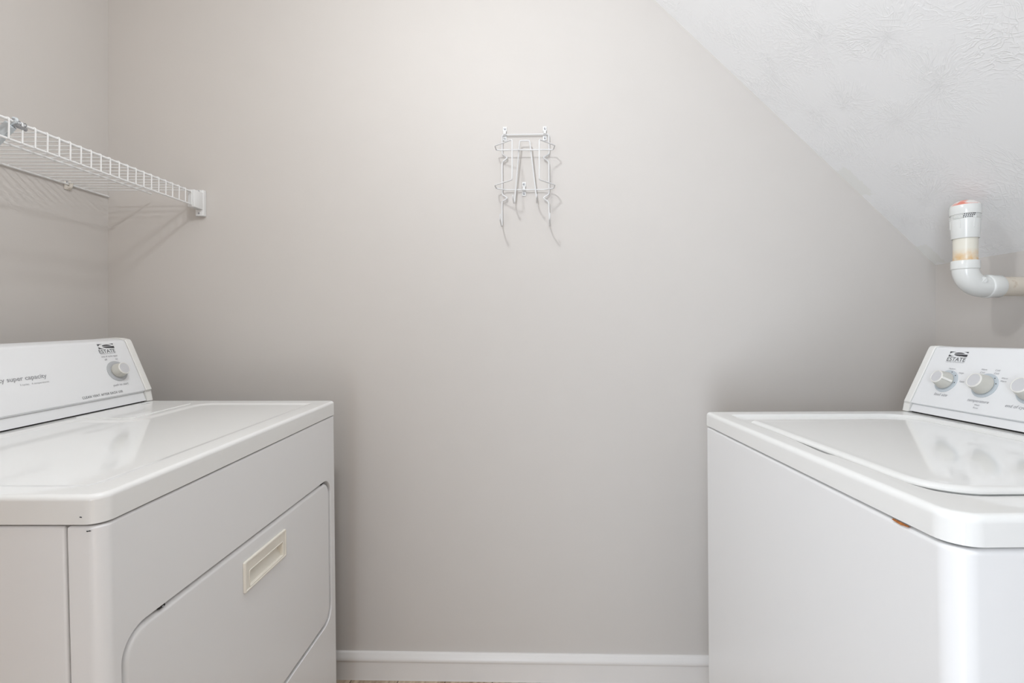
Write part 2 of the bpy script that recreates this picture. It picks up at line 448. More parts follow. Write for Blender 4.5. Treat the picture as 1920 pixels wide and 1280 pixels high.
def knob(parent, face, u, v, r0, r1, h, pointer=None, plate_r=None, plate_m=None, ticks=(), dial_name='dial_ring'):
    m = face.m @ Matrix.Translation((u, v, 0))
    bm = bmesh.new(); lathe(bm, [(0, .0002), (plate_r, .0002), (plate_r, .0012), (plate_r - .0006, .0016), (0, .0016)], n=48, mtx=m)
    pl = obj(dial_name, bm, plate_m, parent)
    bm = bmesh.new()
    lathe(bm, [(r0 * .93, .0016), (r0 * .93, .004), (r0, .004), (r0, .0055), (r1, h - .0012), (r1 - .0008, h - .0002), (r1 - .0030, h - .0003), (0, h - .0003)], n=48, mtx=m)
    kn = obj('knob', bm, M['knob'], parent)
    bm = bmesh.new()
    lathe(bm, [(r1 - .0022, h - .0001), (r1 - .0022, h + .0006), (r1 - .0017, h + .0010), (r1 - .0008, h + .0008), (r1 - .0001, h - .0008), (r1 + .0002, h - .0025), (r1, h - .003)], n=48, mtx=m)
    obj('knob_rim', bm, M['knob_rim'], kn if kn.parent.parent is None else parent)
    bm = bmesh.new()
    lathe(bm, [(r1 - .0020, h - .0001), (r1 - .0022, h + .0002), (r1 - .006, h + .0003), (0, h + .0002)], n=48, mtx=m)
    obj('knob_face', bm, M['knob_face'], kn if kn.parent.parent is None else parent)
    if pointer is not None:
        bm = bmesh.new()
        rbox(bm, (r1 - .003, -.0025, .006), (r0 + .0022, .0025, h - .0004), .0006, 2)
        # lean the ridge with the side of the knob
        for q in bm.verts:
            t = (q.co.z - .006) / (h - .006)
            if q.co.x > r1: q.co.x -= (r0 - r1) * t
        bmesh.ops.transform(bm, matrix=m @ Matrix.Rotation(math.radians(pointer), 4, 'Z'), verts=bm.verts)
        obj('knob_pointer', bm, M['knob_rim'], parent)
    if ticks:
        bm = bmesh.new()
        for a in ticks:
            a = math.radians(a); rr = plate_r * .86
            lathe(bm, [(0, .0021), (.0011, .0021), (.0011, .0016)], n=8, mtx=m @ Matrix.Translation((rr * math.cos(a), rr * math.sin(a), 0)))
        obj('dial_mark', bm, M['ink'], parent)

# ------------------------------------------------------------------ room
XL, XR = -1.40, 1.241
def wy(x): return 1.531 - 0.0195 * (x + .06)       # the back wall is a touch out of square
KS = 0.961                                          # fall of the sloped ceiling
ZE = 1.327                                          # height where it meets the right wall
ZC = 2.44
def zs(x): return ZE + KS * (XR - x)
XB = XR - (ZC - ZE) / KS                            # where slope meets the flat ceiling
YF = -0.75
FZ = 0.009                                          # finished floor
T = 0.1
CS = math.hypot(1, KS)
# filler patches: (u centre, v centre, half u, half v)
PATCHES = [((XR - .975) * CS, 0.020, .058, .026), ((XR - 1.208) * CS, 0.020, .040, .022)]

# back wall (polygon under the ceiling line, given thickness)
bm = bmesh.new()
poly = [(XL - T, -.02), (XR + T, -.02), (XR + T, ZE), (XR, ZE), (XB, ZC), (XL - T, ZC)]
A = [bm.verts.new((x, wy(x), z)) for x, z in poly]; B = [bm.verts.new((x, wy(x) + T, z)) for x, z in poly]
bm.faces.new(A); bm.faces.new(B[::-1])
for i in range(len(poly)): bm.faces.new((A[i], A[(i + 1) % 6], B[(i + 1) % 6], B[i]))
structure('wall_back', bm, M['wall'], smooth=False)
bm = box_bm((XL - T, YF, -.02), (XL, wy(XL), ZC)); structure('wall_left', bm, M['wall'], smooth=False)
bm = box_bm((XR, YF, -.02), (XR + T, wy(XR), ZE)); structure('wall_right', bm, M['wall'], smooth=False)
# unseen front wall; its doorway is narrowed to keep hall light off the washer
bm = bmesh.new()
DX0, DX1, DH = -0.64, -0.08, 2.06
rbox(bm, (XL - T, YF - T, -.02), (DX0, YF, ZC)); rbox(bm, (DX0, YF - T, DH), (DX1, YF, ZC)); rbox(bm, (DX1, YF - T, -.02), (XR + T, YF, ZC))
structure('wall_front', bm, M['bounce_white'], smooth=False)  # white chosen to bounce light back into the room
bm = box_bm((XL - T, -2.6, -.06), (XR + T, 1.7, FZ)); structure('floor', bm, M['floor'], smooth=False)
# ceiling: flat part and slope in one
M['ceiling'] = ceiling_mat()
bm = bmesh.new(); uvl = bm.loops.layers.uv.new('UVMap')
prof = [(XL - T, ZC), (XB, ZC), (XR, ZE), (XR + T, ZE - .0)]
topp = [(XL - T, ZC + .08), (XB + .05, ZC + .08), (XR + T, ZE + .08)]
fr = [bm.verts.new((x, YF - T, z)) for x, z in prof]; bk = [bm.verts.new((x, wy(x) + T, z)) for x, z in prof]
# split at the back wall plane is not needed: the wall stops under the slope
faces = [bm.faces.new((fr[i], fr[i + 1], bk[i + 1], bk[i])) for i in range(3)]
ft = [bm.verts.new((x, YF - T, z)) for x, z in topp]; bt = [bm.verts.new((x, wy(x) + T, z)) for x, z in topp]
for i in range(2): bm.faces.new((ft[i], bt[i], bt[i + 1], ft[i + 1]))
bm.faces.new((fr[0], bk[0], bt[0], ft[0])); bm.faces.new((fr[3], ft[2], bt[2], bk[3]))
bm.faces.new(fr[::-1] + ft); bm.faces.new(bk + bt[::-1])
for f in bm.faces:
    for l in f.loops:
        x, y, z = l.vert.co
        s = (XR - x) * CS if x >= XB - 1e-6 else (XR - XB) * CS + (XB - x)
        l[uvl].uv = (s, wy(x) - y)
structure('ceiling', bm, M['ceiling'], smooth=False)

# baseboards: moulded profile (distance from wall, height)
BP = [(0, 0), (.0128, 0), (.0128, .003), (.0118, .005), (.0115, .056), (.0122, .0590), (.0145, .061), (.0145, .069), (.0105, .0735), (.008, .082), (.004, .0860), (0, .0860)]
BP = [(d, z + FZ) for d, z in BP]
bm = bmesh.new()
ang = math.atan(.0195)
A = [bm.verts.new((XL + .001, wy(XL) - d, z)) for d, z in BP]; B = [bm.verts.new((XR - .001, wy(XR) - d, z)) for d, z in BP]
bm.faces.new(A); bm.faces.new(B[::-1])
for i in range(len(BP)): bm.faces.new((A[i], B[i], B[(i + 1) % len(BP)], A[(i + 1) % len(BP)]))
structure('baseboard_back', bm, M['trim'], angle=50)
for nm, X, s in (('baseboard_left', XL, 1), ('baseboard_right', XR, -1)):
    bm = bmesh.new(); prism(bm, [(X + s * d, z) for d, z in BP], YF, wy(X) - .021)
    structure(nm, bm, M['trim'], angle=50)

# ------------------------------------------------------------------ dryer
def place(o, corner, yaw, tilt, H):
    R = Matrix.Rotation(yaw, 4, 'Z') @ Matrix.Rotation(tilt, 4, 'X')
    o.matrix_world = Matrix.Translation(Vector(corner) - (R.to_3x3() @ Vector((0, 0, H)))) @ R

HD = 0.9226
dry = empty('clothes_dryer', (0, 0, 0), 'white front-loading clothes dryer with a bisque recessed door handle, under the wire shelf', 'dryer')
place(dry, (-.5853, 1.3748, HD), 0.0, 0.0246, HD)
WD, DD = .737, .700
LT = .0387
# side and back shell
bm = box_bm((-DD + .012, -WD + .001, .035), (-.0485, -.001, HD - LT - .003), .004, 3)
obj('cabinet', bm, M['enamel'], dry)
# front panel that wraps the corners, with the door opening
bm = bmesh.new()
z0, z1 = .035, HD - LT - .003
cor = [(-.0455, -.001), (-.0455, -WD + .001), (-.0005, -WD + .001), (-.0005, -.001)]
DY0, DY1, DZ0, DZ1 = -.709, -.036, HD - .611, HD - .2085      # door opening
pl = outline(cor, [.002, .002, .018, .014], 0, 8)
# wrap: side skins
La = loop(bm, pl, z0)
prev = La
for k in range(5):
    a = PI / 2 * k / 4
    cur = loop(bm, outline(cor, [.002, .002, .018, .014], .004 * (1 - math.cos(a)), 8), z1 - .004 * (1 - math.sin(a)))
    bridge(bm, prev, cur); prev = cur
bm.faces.new(prev); bm.faces.new(La[::-1])
shell = bm
# cut the opening out of the flat front face
fronts = [f for f in bm.faces if abs(f.normal.x) > .99 and f.calc_center_median().x > -.002] if False else None
bm.normal_update()
best = max(bm.faces, key=lambda f: (f.calc_center_median().x > -.0012 and abs(f.normal.x) > .999) * f.calc_area())
bl = list(best.verts); bmesh.ops.delete(bm, geom=[best], context='FACES_ONLY')
hole_c = [(DY0, DZ0), (DY1, DZ0), (DY1, DZ1), (DY0, DZ1)]
hp = outline(hole_c, .042, 0, 10)
H0 = [bm.verts.new((-.0005, y, z)) for y, z in hp]
H00 = [bm.verts.new((-.0035, y, z)) for y, z in outline(hole_c, .042, .0012, 10)]
H1 = [bm.verts.new((-.028, y, z)) for y, z in outline(hole_c, .042, .0012, 10)]
fill_between(bm, bl, H0); bridge(bm, H0, H00); bridge(bm, H00, H1); bm.faces.new(H1)
obj('front_panel', bm, M['enamel'], dry)
# door: rounded slab with a rolled edge
bm = bmesh.new()
g = .0062
dc = [(DY0 + g, DZ0 + g), (DY1 - g, DZ0 + g), (DY1 - g, DZ1 - g), (DY0 + g, DZ1 - g)]
def yz(pts, x): return [bm.verts.new((x, y, z)) for y, z in pts]
HY0, HY1, HZ0, HZ1 = -.4325, -.2775, HD - .3105, HD - .2475       # handle outline
prev = yz(outline(dc, .039, 0, 10), -.024); bm.faces.new(prev[::-1])
for k in range(7):
    a = PI / 2 * k / 6
    cur = yz(outline(dc, .039, .009 * (1 - math.cos(a)), 10), -.0015 - .007 * (1 - math.sin(a))); bridge(bm, prev, cur); prev = cur
hc = [(HY0 + .004, HZ0 + .004), (HY1 - .004, HZ0 + .004), (HY1 - .004, HZ1 - .004), (HY0 + .004, HZ1 - .004)]
Hh = yz(outline(hc, .002, 0, 3), -.0015); fill_between(bm, prev, Hh)
Hi = yz(outline(hc, .002, 0, 3), -.020); bridge(bm, Hh, Hi); bm.faces.new(Hi)
door = obj('door', bm, M['enamel'], dry)
# handle: bevelled frame, deep finger pocket
bm = bmesh.new()
hf = [(HY0, HZ0), (HY1, HZ0), (HY1, HZ1), (HY0, HZ1)]
hk = [(HY0 + .0165, HZ0 + .0075), (HY1 - .0145, HZ0 + .0075), (HY1 - .0145, HZ1 - .0245), (HY0 + .0165, HZ1 - .0245)]
prev = yz(outline(hf, .003, 0, 4), -.0012)
for d, x in ((0, .0012), (.0008, .0028), (.002, .0034), (.0036, .0034), (.0048, .0022), (.0056, .0020)):
    cur = yz(outline(hf, .003, d, 4), x); bridge(bm, prev, cur); prev = cur
a1 = yz(outline(hk, .002, -.0022, 4), .0020); fill_between(bm, prev, a1)
for d, x in ((-.0012, .0028), (0.0, .0026), (.0006, .0010)):
    cur = yz(outline(hk, .002, d, 4), x); bridge(bm, a1, cur); a1 = cur
# pocket floor slopes back under the upper lip
fl = outline(hk, .002, .0012, 4)
zc0, zc1 = HZ0 + .0075, HZ1 - .0245
cur = [bm.verts.new((-.0015 - .0145 * (z - zc0) / (zc1 - zc0), y, z)) for y, z in fl]
bridge(bm, a1, cur); bm.faces.new(cur)
hand = obj('handle', bm, M['bisque'], door, angle=28); hand['label'] = 'bisque recessed finger handle'
# faint embossed wording on the handle's upper band
class YZ:
    m = Matrix(((0, 0, 1, 0), (1, 0, 0, 0), (0, 1, 0, 0), (0, 0, 0, 1)))
bm = bmesh.new(); text_into(bm, YZ, 'LIFT TO OPEN', HY0 + .050, HZ1 - .0195, .058, w=.0023, tall=1.0)
o = obj('embossed_lettering', bm, mat('bisque_embossing', srgb(240, 235, 224), .4), door, smooth=False)
# latch strikes in the door's top gap
for yy in (-.634, -.085):
    bm = box_bm((-.010, yy - .006, DZ1 - .0050), (-.0012, yy + .006, DZ1 - .0012), .0008, 2)
    obj('latch_clip', bm, M['dark'], dry)
bm = bmesh.new(); lathe(bm, [(0, .0), (.0022, .0), (.0022, .003), (.0012, .0042), (0, .0042)], c=(-.0045, -.633, DZ1 - .0042), n=12, mtx=Matrix.Rotation(PI / 2, 4, 'Y'))
obj('latch_screw', bm, M['metal'], dry)
# worktop with its stepped recess
bm = bmesh.new()
tc_ = [(-DD, -WD), (.0005, -WD), (.0005, 0), (-DD, 0)]
zt = HD
rim = slab(bm, tc_, [.012, .022, .014, .012], zt - LT, zt, .0075, 8, 6)
rc = [(-.505, -.705), (-.040, -.705), (-.040, -.040), (-.358, -.040), (-.358, -.262), (-.505, -.262)]
rr = [.03, .03, .014, .045, .03, .02]
R0 = loop(bm, outline(rc, rr, 0, 8), zt); fill_between(bm, rim, R0)
prev = R0
for d, z in ((.005, -.0003), (.010, -.0015), (.015, -.0027), (.021, -.0031)):
    cur = loop(bm, outline(rc, rr, d, 8), zt + z); bridge(bm, prev, cur); prev = cur
bm.faces.new(prev)
obj('worktop', bm, M['enamel_top'], dry)
# lint screen cover between recess and console
bm = bmesh.new()
lc = [(-.512, -.248), (-.374, -.248), (-.374, -.046), (-.512, -.046)]
top = slab(bm, lc, .012, zt - .001, zt + .0016, .0014, 6, 3); bm.faces.new(top)
lint = obj('lint_screen_cover', bm, M['enamel_top'], dry)
bm = box_bm((-.500, -.070, zt + .0014), (-.488, -.050, zt + .0034), .0012, 3); obj('finger_tab', bm, M['plastic'], lint)
# console
dcon = [(-.525, .032), (-.580, .168), (-.584, .1728), (-.600, .1765), (-.625, .178), (-.690, .172), (-.690, .001), (-.540, .001), (-.533, .0265)]
bm = bmesh.new(); prism(bm, [(x, z + HD) for x, z in dcon], -WD + .021, -.0215, .0016, 2)
con = obj('console', bm, M['plastic'], dry)
bm = bmesh.new(); prism(bm, [(x, z + HD) for x, z in [(-.5315, .0265), (-.545, .0265), (-.545, .0035), (-.5225, .0035)]], -WD + .021, -.0225, .0008, 2)
obj('console_base_strip', bm, M['plastic'], con)
bm = box_bm((-.68, -WD + .03, HD + .0002), (-.5275, -.024, HD + .0036)); obj('base_gap_shade', bm, M['dark'], con, smooth=False)  # dark sheet that paints the shade in the gap under the console
for yy0, yy1 in ((-.0205, -.0005), (-WD + .0005, -WD + .0205)):
    bm = bmesh.new(); prism(bm, [(x, z + HD) for x, z in [(-.5235, .0325), (-.5785, .1685), (-.583, .1748), (-.600, .1785), (-.625, .180), (-.692, .174), (-.692, .001), (-.5205, .001), (-.5295, .0285)]], yy0, yy1, .0022, 3)
    obj('end_cap', bm, M['cap'], con)
F = Face((-.525, .032), (-.58, .168), 1, HD)
knob(con, F, -.0835, .0660, .0190, .0162, .0220, None, .0285, M['dial_d'])
bm = bmesh.new()
emblem(bm, F, -.1095, .1312, .0470, .0135)
text_into(bm, F, 'ESTATE', -.1115, .1195, .0470, tall=.95)
obj('brand_emblem', bm, M['ink'], con, smooth=False)
bm = bmesh.new(); text_into(bm, F, 'CLEAN VENT AFTER EACH USE', -.2052, .0062, .1125, tall=1.3, space=1.25, bold=.006)
obj('printed_notice', bm, M['ink'], con, smooth=False)
print_line('capacity_lettering', con, M['ink_soft'], F, 'heavy duty super capacity', -.2641, .0720, .150, 'R', bold=.012, shear=.08)
print_line('dial_wording', con, M['ink_soft'], F, 'off', -.1055, .0985, .0075)
print_line('dial_wording', con, M['ink_soft'], F, 'on', -.0740, .0980, .0070)
print_line('dial_wording', con, M['ink_soft'], F, 'end of cycle signal', -.111, .1075, .0470)
print_line('dial_caption', con, M['ink_soft'], F, 'push to start', -.112, .0255, .0460, shear=.1)
print_line('small_print', con, M['ink_pale'], F, '3 cycles   4 temperatures', -.2642, .0600, .0620, 'R')
print_line('emblem_underline', con, M['ink_pale'], F, 'HOME APPLIANCES', -.110, .1158, .0440, tall=.8)
# levelling feet
for (x, y, zb) in ((-.06, -.06, .0105), (-.62, -.06, .0105), (-.06, -.68, .0258), (-.62, -.68, .0258)):
    bm = bmesh.new(); lathe(bm, [(0, zb), (.018, zb), (.018, zb + .005), (.008, zb + .008), (.008, .040), (0, .040)], c=(x, y, 0), n=20)
    obj('leveling_leg', bm, M['foot'], dry)
# small chips in the enamel
for x, y, z, n_ in ((-.025, -WD - .0002, -.0285, 0), (-.0145, -WD + .0008, -.0475, 0), (-.0175, -WD + .0008, -.0480, 0)):
    bm = bmesh.new(); pts = [bm.verts.new((x + .0022 * random.uniform(.4, 1) * math.cos(a), y, HD + z + .0013 * random.uniform(.4, 1) * math.sin(a))) for a in [k * PI / 4 for k in range(8)]]
    f = bm.faces.new(pts); ex = bmesh.ops.extrude_face_region(bm, geom=[f]); bmesh.ops.translate(bm, verts=[e for e in ex['geom'] if isinstance(e, bmesh.types.BMVert)], vec=(0, -.0003, 0))
    obj('enamel_chip', bm, M['ink'], dry, smooth=False)

# ------------------------------------------------------------------ washing machine
HW = 0.9269
was = empty('washing_machine', (0, 0, 0), 'white top-loading washing machine with three console dials, under the sloped ceiling', 'washing machine')
place(was, (.4009, 1.1629, HW), 0.02267, -0.0180, HW)
WW, DW = .683, .640
LW = .0317
bm = bmesh.new()
cw = [(.0, -WW + .0005), (DW - .01, -WW + .0005), (DW - .01, -.0005), (.0, -.0005)]
top = slab(bm, cw, [.024, .01, .01, .014], .02, HW - LW - .0028, .006, 8, 5); bm.faces.new(top)
obj('cabinet', bm, M['enamel'], was)
bm = bmesh.new()
tw = [(-.0005, -WW), (DW, -WW), (DW, 0), (-.0005, 0)]
zt = HW
rim = slab(bm, tw, [.030, .012, .012, .012], zt - LW, zt, .0085, 8, 6)
def bulge(pts):
    """finger scoop: the rim swells away from the lid's front edge over a short stretch"""
    out = []
    for x, y in pts:
        if x < .062 and -.441 < y < -.312:
            t = (-.312 - y) / .129
            x -= .0085 * (min(1, t / .7) ** .8) * min(1, (1 - t) / .10)
        out.append((x, y))
    return out
def wloop(c_, r_, d, z): return loop(bm, bulge(densify(outline(c_, r_, d, 10))), z)
rw = [(.0385, -.648), (.458, -.648), (.458, -.045), (.0385, -.045)]
rwr = [.075, .05, .060, .014]
R0 = wloop(rw, rwr, 0, zt); fill_between(bm, rim, R0)
prev = R0
for d, z in ((.0008, -.0004), (.0025, -.0022), (.0045, -.0048), (.006, -.0062)):
    cur = wloop(rw, rwr, d, zt + z); bridge(bm, prev, cur); prev = cur
lw = [(.047, -.606), (.418, -.606), (.418, -.130), (.047, -.130)]
lr = [.062, .03, .05, .010]
Lh = wloop(lw, lr, -.0003, zt - .0062); fill_between(bm, prev, Lh)
Lb = wloop(lw, lr, -.0003, zt - .0150); bridge(bm, Lh, Lb); bm.faces.new(Lb)
obj('worktop', bm, M['enamel_top'], was)
# lid, proud of the well, with rolled edges
bm = bmesh.new()
prev = loop(bm, outline(lw, lr, .003, 10), zt - .0075); bm.faces.new(prev[::-1])
cur = loop(bm, outline(lw, lr, 0, 10), zt - .0040); bridge(bm, prev, cur); prev = cur
for k in range(1, 7):
    a = PI / 2 * k / 6
    cur = loop(bm, outline(lw, lr, .012 * (1 - math.cos(a)), 10), zt - .0040 + .0062 * math.sin(a)); bridge(bm, prev, cur); prev = cur
cur = loop(bm, outline(lw, lr, .028, 10), zt + .0014); bridge(bm, prev, cur); bm.faces.new(cur)
lid = obj('lid', bm, M['enamel_top'], was)
# console
wcon = [(.490, .023), (.554, .153), (.558, .1560), (.569, .157), (.630, .152), (.630, .001), (.505, .001), (.4965, .019)]
bm = bmesh.new(); prism(bm, [(x, z + HW) for x, z in wcon], -WW + .021, -.0205, .0016, 2)
con = obj('console', bm, M['plastic'], was)
bm = bmesh.new(); prism(bm, [(x, z + HW) for x, z in [(.4945, .0195), (.515, .0195), (.515, .0035), (.4865, .0035)]], -WW + .021, -.0215, .0008, 2)
obj('console_base_strip', bm, M['plastic'], con)
bm = box_bm((.4915, -WW + .03, HW + .0002), (.62, -.023, HW + .0036)); obj('base_gap_shade', bm, M['dark'], con, smooth=False)  # shaded gap below the washer console, put in as a dark sheet
for yy0, yy1 in ((-.0195, -.0005), (-WW + .0005, -WW + .0195)):
    bm = bmesh.new(); prism(bm, [(x, z + HW) for x, z in [(.4885, .0235), (.5525, .1535), (.557, .1580), (.569, .159), (.632, .154), (.632, .001), (.4840, .001), (.4925, .0205)]], yy0, yy1, .0022, 3)
    obj('end_cap', bm, M['cap'], con)
F = Face((.490, .023), (.554, .153), -1, HW)
knob(con, F, .0890, .0635, .0200, .0148, .0255, -4, .0272, M['dial_w'], ticks=(75, 40, -5))
knob(con, F, .1815, .0625, .0212, .0160, .0265, None, .0272, M['dial_w'], ticks=(48, 14))
knob(con, F, .2745, .0615, .0212, .0160, .0265, None, .0272, M['dial_w'])
bm = bmesh.new()
emblem(bm, F, .0650, .1250, .0470, .0125)
text_into(bm, F, 'ESTATE', .0655, .1135, .0465, tall=.95)
obj('brand_emblem', bm, M['ink'], con, smooth=False)
I = .25
print_line('dial_caption', con, M['ink_soft'], F, 'load size', .0738, .0270, .0340, shear=I)
print_line('dial_caption', con, M['ink_soft'], F, 'temperature', .1590, .0240, .0470, shear=I)
print_line('dial_caption', con, M['ink_soft'], F, 'end of cycle signal', .2400, .0230, .0680, shear=I)
for txt, u, v, w_ in (('Medium', .0815, .0930, .0165), ('Large', .1110, .0845, .0120), ('Super', .1210, .0645, .0130), ('Small', .0560, .0830, .0110),
                      ('Warm', .1590, .0965, .0125), ('Cold', .1590, .0895, .0105), ('Cold', .1890, .0965, .0105), ('Cold', .1895, .0895, .0105),
                      ('Warm', .2090, .0805, .0125), ('Warm', .2090, .0740, .0125), ('Hot', .1450, .0835, .0085), ('Wash', .1785, .0163, .0110), ('Rinse', .1780, .0098, .0110)):
    print_line('dial_wording', con, M['ink_soft'], F, txt, u, v, w_, shear=I)
print_line('emblem_underline', con, M['ink_pale'], F, 'HOME APPLIANCES', .0655, .1098, .0465, tall=.8)
# rust where the worktop rubs the cabinet
bm = bmesh.new()
pr = [(-.598, .0), (-.602, .0004), (-.607, .0010), (-.612, .0014), (-.616, .0006), (-.622, .0)]
zz = HW - LW - .0030
A = [bm.verts.new((-.0006 + .002, y, zz + .0008)) for y, d in pr]; B = [bm.verts.new((-.0008, y, zz - .0003 - d)) for y, d in pr]
for i in range(len(pr) - 1): bm.faces.new((A[i], A[i + 1], B[i + 1], B[i]))
A2 = [bm.verts.new((.004, y, zz - .0005)) for y, d in pr]
for i in range(len(pr) - 1): bm.faces.new((A2[i], A2[i + 1], A[i + 1], A[i])); bm.faces.new((B[i], B[i + 1], A2[i + 1], A2[i]))
obj('rust_spot', bm, M['rust'], was, smooth=False)['label'] = 'orange rust spot under the worktop edge'
for (x, y, zb) in ((.06, -.06, .0080), (.57, -.06, .0080), (.06, -.62, -.0021), (.57, -.62, -.0021)):
    bm = bmesh.new(); lathe(bm, [(0, zb), (.018, zb), (.018, zb + .005), (.008, zb + .008), (.008, .026), (0, .026)], c=(x, y, 0), n=20)
    obj('leveling_leg', bm, M['foot'], was)

# ------------------------------------------------------------------ wire shelf on the left wall
XLIP, ZD = -1.087, 1.5585
shelf = empty('wire_shelf', (XL, 1.0, 1.515), 'white ventilated wire shelf with a front lip on the left wall above the dryer', 'shelf')
so = Vector(shelf.location)
def sobj(name, bm, m, parent=shelf, **k):
    bmesh.ops.translate(bm, verts=bm.verts, vec=-so); return obj(name, bm, m, parent, weighted=False, **k)
Y_END, Y_NEAR = 1.500, 0.42
bm = bmesh.new()
n = int((1.496 - Y_NEAR) / .0257)
for k in range(n + 1):
    y = 1.4935 - k * .0257
    pts = [(XL + .004, y, ZD), (XLIP - .004, y, ZD), (XLIP + .0038, y, ZD - .0005), (XLIP + .0040, y, ZD - .006), (XLIP + .0036, y, 1.5145)]
    tube(bm, fillet(pts, .004, 3), .00165, sides=6)
sobj('deck_wires', bm, M['wire'])
def rail(name, x, z, y0, y1, r, m=M['wire']):
    bm = bmesh.new(); tube(bm, [(x, y0, z), (x, y1, z)], r, sides=10); return sobj(name, bm, m)
rail('top_rail', XLIP, ZD - .0035, Y_NEAR, 1.512, .0030)
rail('bottom_rail', XLIP, 1.5155, Y_NEAR, 1.512, .0027)
rail('middle_rail', -1.230, ZD - .0042, Y_NEAR, 1.520, .0027)
rail('back_rail', XL + .0065, ZD - .0042, Y_NEAR, 1.552, .0027)
# end bracket on the back wall
yw = wy(-1.085)
bm = box_bm((-1.102, yw - .0155, 1.4885), (-1.0765, yw - .0003, 1.5715), .002, 3)
for lo_, hi_ in (((-1.099, 1.498, 1.5085), (-1.0775, 1.537, 1.5625)),):
    rbox(bm, lo_ [:3], (hi_[0], hi_[1], hi_[2]), .0015, 2)
br = sobj('end_bracket', bm, M['wire'])
for z in (1.5665, 1.4965):
    bm = bmesh.new(); lathe(bm, [(0, .0), (.0032, .0), (.0030, .0012), (.0012, .0020), (0, .0014)], c=(-1.0905, yw - .0153, z), n=12, mtx=Matrix.Rotation(PI / 2, 4, 'X'))
    sobj('screw', bm, M['metal'], br)
# wall clip on the back rail
bm = bmesh.new(); yc = 1.421
rbox(bm, (XL + .0003, yc - .010, ZD - .020), (XL + .005, yc + .010, ZD + .004), .0015, 2)
tube(bm, fillet([(XL + .002, yc, ZD - .014), (XL + .012, yc, ZD - .013), (XL + .014, yc, ZD - .003), (XL + .008, yc, ZD + .002)], .006, 4), .0042, sides=8)
cl = sobj('wall_clip', bm, M['wire_old'])
bm = bmesh.new(); lathe(bm, [(0, 0), (.0035, 0), (.003, .0018), (0, .0024)], c=(XL + .0045, yc - .004, ZD + .0015), n=12, mtx=Matrix.Rotation(PI / 2, 4, 'Y'))
sobj('screw', bm, M['metal'], cl)
# support brace from the lip back down to the wall
yb = .992
bm = bmesh.new()
a = Vector((XLIP - .006, yb, ZD - .010)); b = Vector((XL + .003, yb, 1.245))
d = (b - a).normalized(); s = Vector((0, 1, 0)); u_ = d.cross(s)
sec = [(-.0045, .0100), (.0045, .0100), (.0062, .0), (.0045, -.0100), (-.0045, -.0100)]
A = [bm.verts.new(a + s * p + u_ * q) for p, q in sec]; B = [bm.verts.new(b + s * p + u_ * q) for p, q in sec]
bm.faces.new(A); bm.faces.new(B[::-1])
for i in range(5): bm.faces.new((A[i], A[(i + 1) % 5], B[(i + 1) % 5], B[i]))
tube(bm, fillet([a, a + Vector((.010, 0, .004)), (XLIP + .0075, yb, ZD + .0015), (XLIP - .001, yb, ZD + .0035)], .004, 3), .0030, sides=8)
sobj('support_brace', bm, M['brace'])
bm = bmesh.new(); pts = []
for k in range(60):
    t = k / 59; an = t * 2 * PI * 4.5
    pts.append((XLIP + .0048 * math.cos(an), .989 + .026 * t, ZD - .0035 + .0048 * math.sin(an)))
tube(bm, pts, .0009, sides=5)
tube(bm, [(XLIP + .004, .991, ZD - .011), (XLIP + .004, 1.012, ZD - .0125)], .004, sides=8)
sobj('wire_tie', bm, M['metal'])

# ------------------------------------------------------------------ wire wall rack for an ironing board and iron
rack = empty('ironing_board_holder', (-.045, wy(-.045), 1.45), 'white bent-wire ironing board holder screwed to the grey back wall', 'wall rack')
ro = Vector(rack.location)
def robj(name, bm, m, parent=rack, **k):
    bmesh.ops.translate(bm, verts=bm.verts, vec=-ro); return obj(name, bm, m, parent, weighted=False, **k)
def P(x, off, z): return (x, wy(x) - off, z)
RW = .00225
O = .0075
bm = bmesh.new()
outer = [P(-.1180, .092, 1.4720), P(-.1190, .090, 1.4540), P(-.1190, .035, 1.4470), P(-.1195, O, 1.4560), P(-.1196, O, 1.5290),
         P(-.1190, O, 1.5310), P(-.1010, O + .004, 1.5410), P(-.1190, O, 1.5530), P(-.1196, O, 1.6560), P(-.1010, O + .004, 1.6690), P(-.1190, O, 1.6810),
         P(-.1196, O, 1.7430), P(.0288, O, 1.7440),
         P(.0300, O, 1.6810), P(.0095, O + .004, 1.6690), P(.0290, O, 1.6570), P(.0298, O, 1.5540), P(.0102, O + .004, 1.5410), P(.0290, O, 1.5290),
         P(.0305, O, 1.4560), P(.0305, .035, 1.4470), P(.0300, .090, 1.4550), P(.0300, .092, 1.4740)]
tube(bm, fillet(outer, .0065, 4), RW, sides=8)
robj('outer_frame', bm, M['rack_wire'])
LO = .045
bm = bmesh.new()
def lp(x, z, o): return P(x, o, z)
bot = .008
ZU, ZL = 1.6865, 1.5675
loopw = [lp(-.0816, ZU, .113), lp(-.1375, ZU, .064), lp(-.1360, ZU, .030), lp(.0425, ZU, .030), lp(.0463, ZU, .064), lp(-.0013, ZU, .113),
         lp(-.0013, ZL, .113), lp(.0463, ZL, .060), lp(.0445, ZL, .026), lp(.012, ZL, .0105), lp(-.105, ZL, .0105), lp(-.1360, ZL, .026), lp(-.1378, ZL, .060), lp(-.0816, ZL, .113)]
tube(bm, fillet(loopw, .006, 4, True), RW * .95, closed=True, sides=8)
robj('iron_rest', bm, M['rack_wire'])
bm = bmesh.new()
arch = [P(-.0815, .078, 1.5330), P(-.0812, .076, 1.5220), P(-.0802, .030, 1.5185), P(-.0795, .014, 1.5270), P(-.0628, .026, 1.7172), P(-.0318, .026, 1.7172), P(-.0088, .014, 1.5290), P(-.0090, .030, 1.5200), P(-.0095, .076, 1.5235), P(-.0090, .078, 1.5350)]
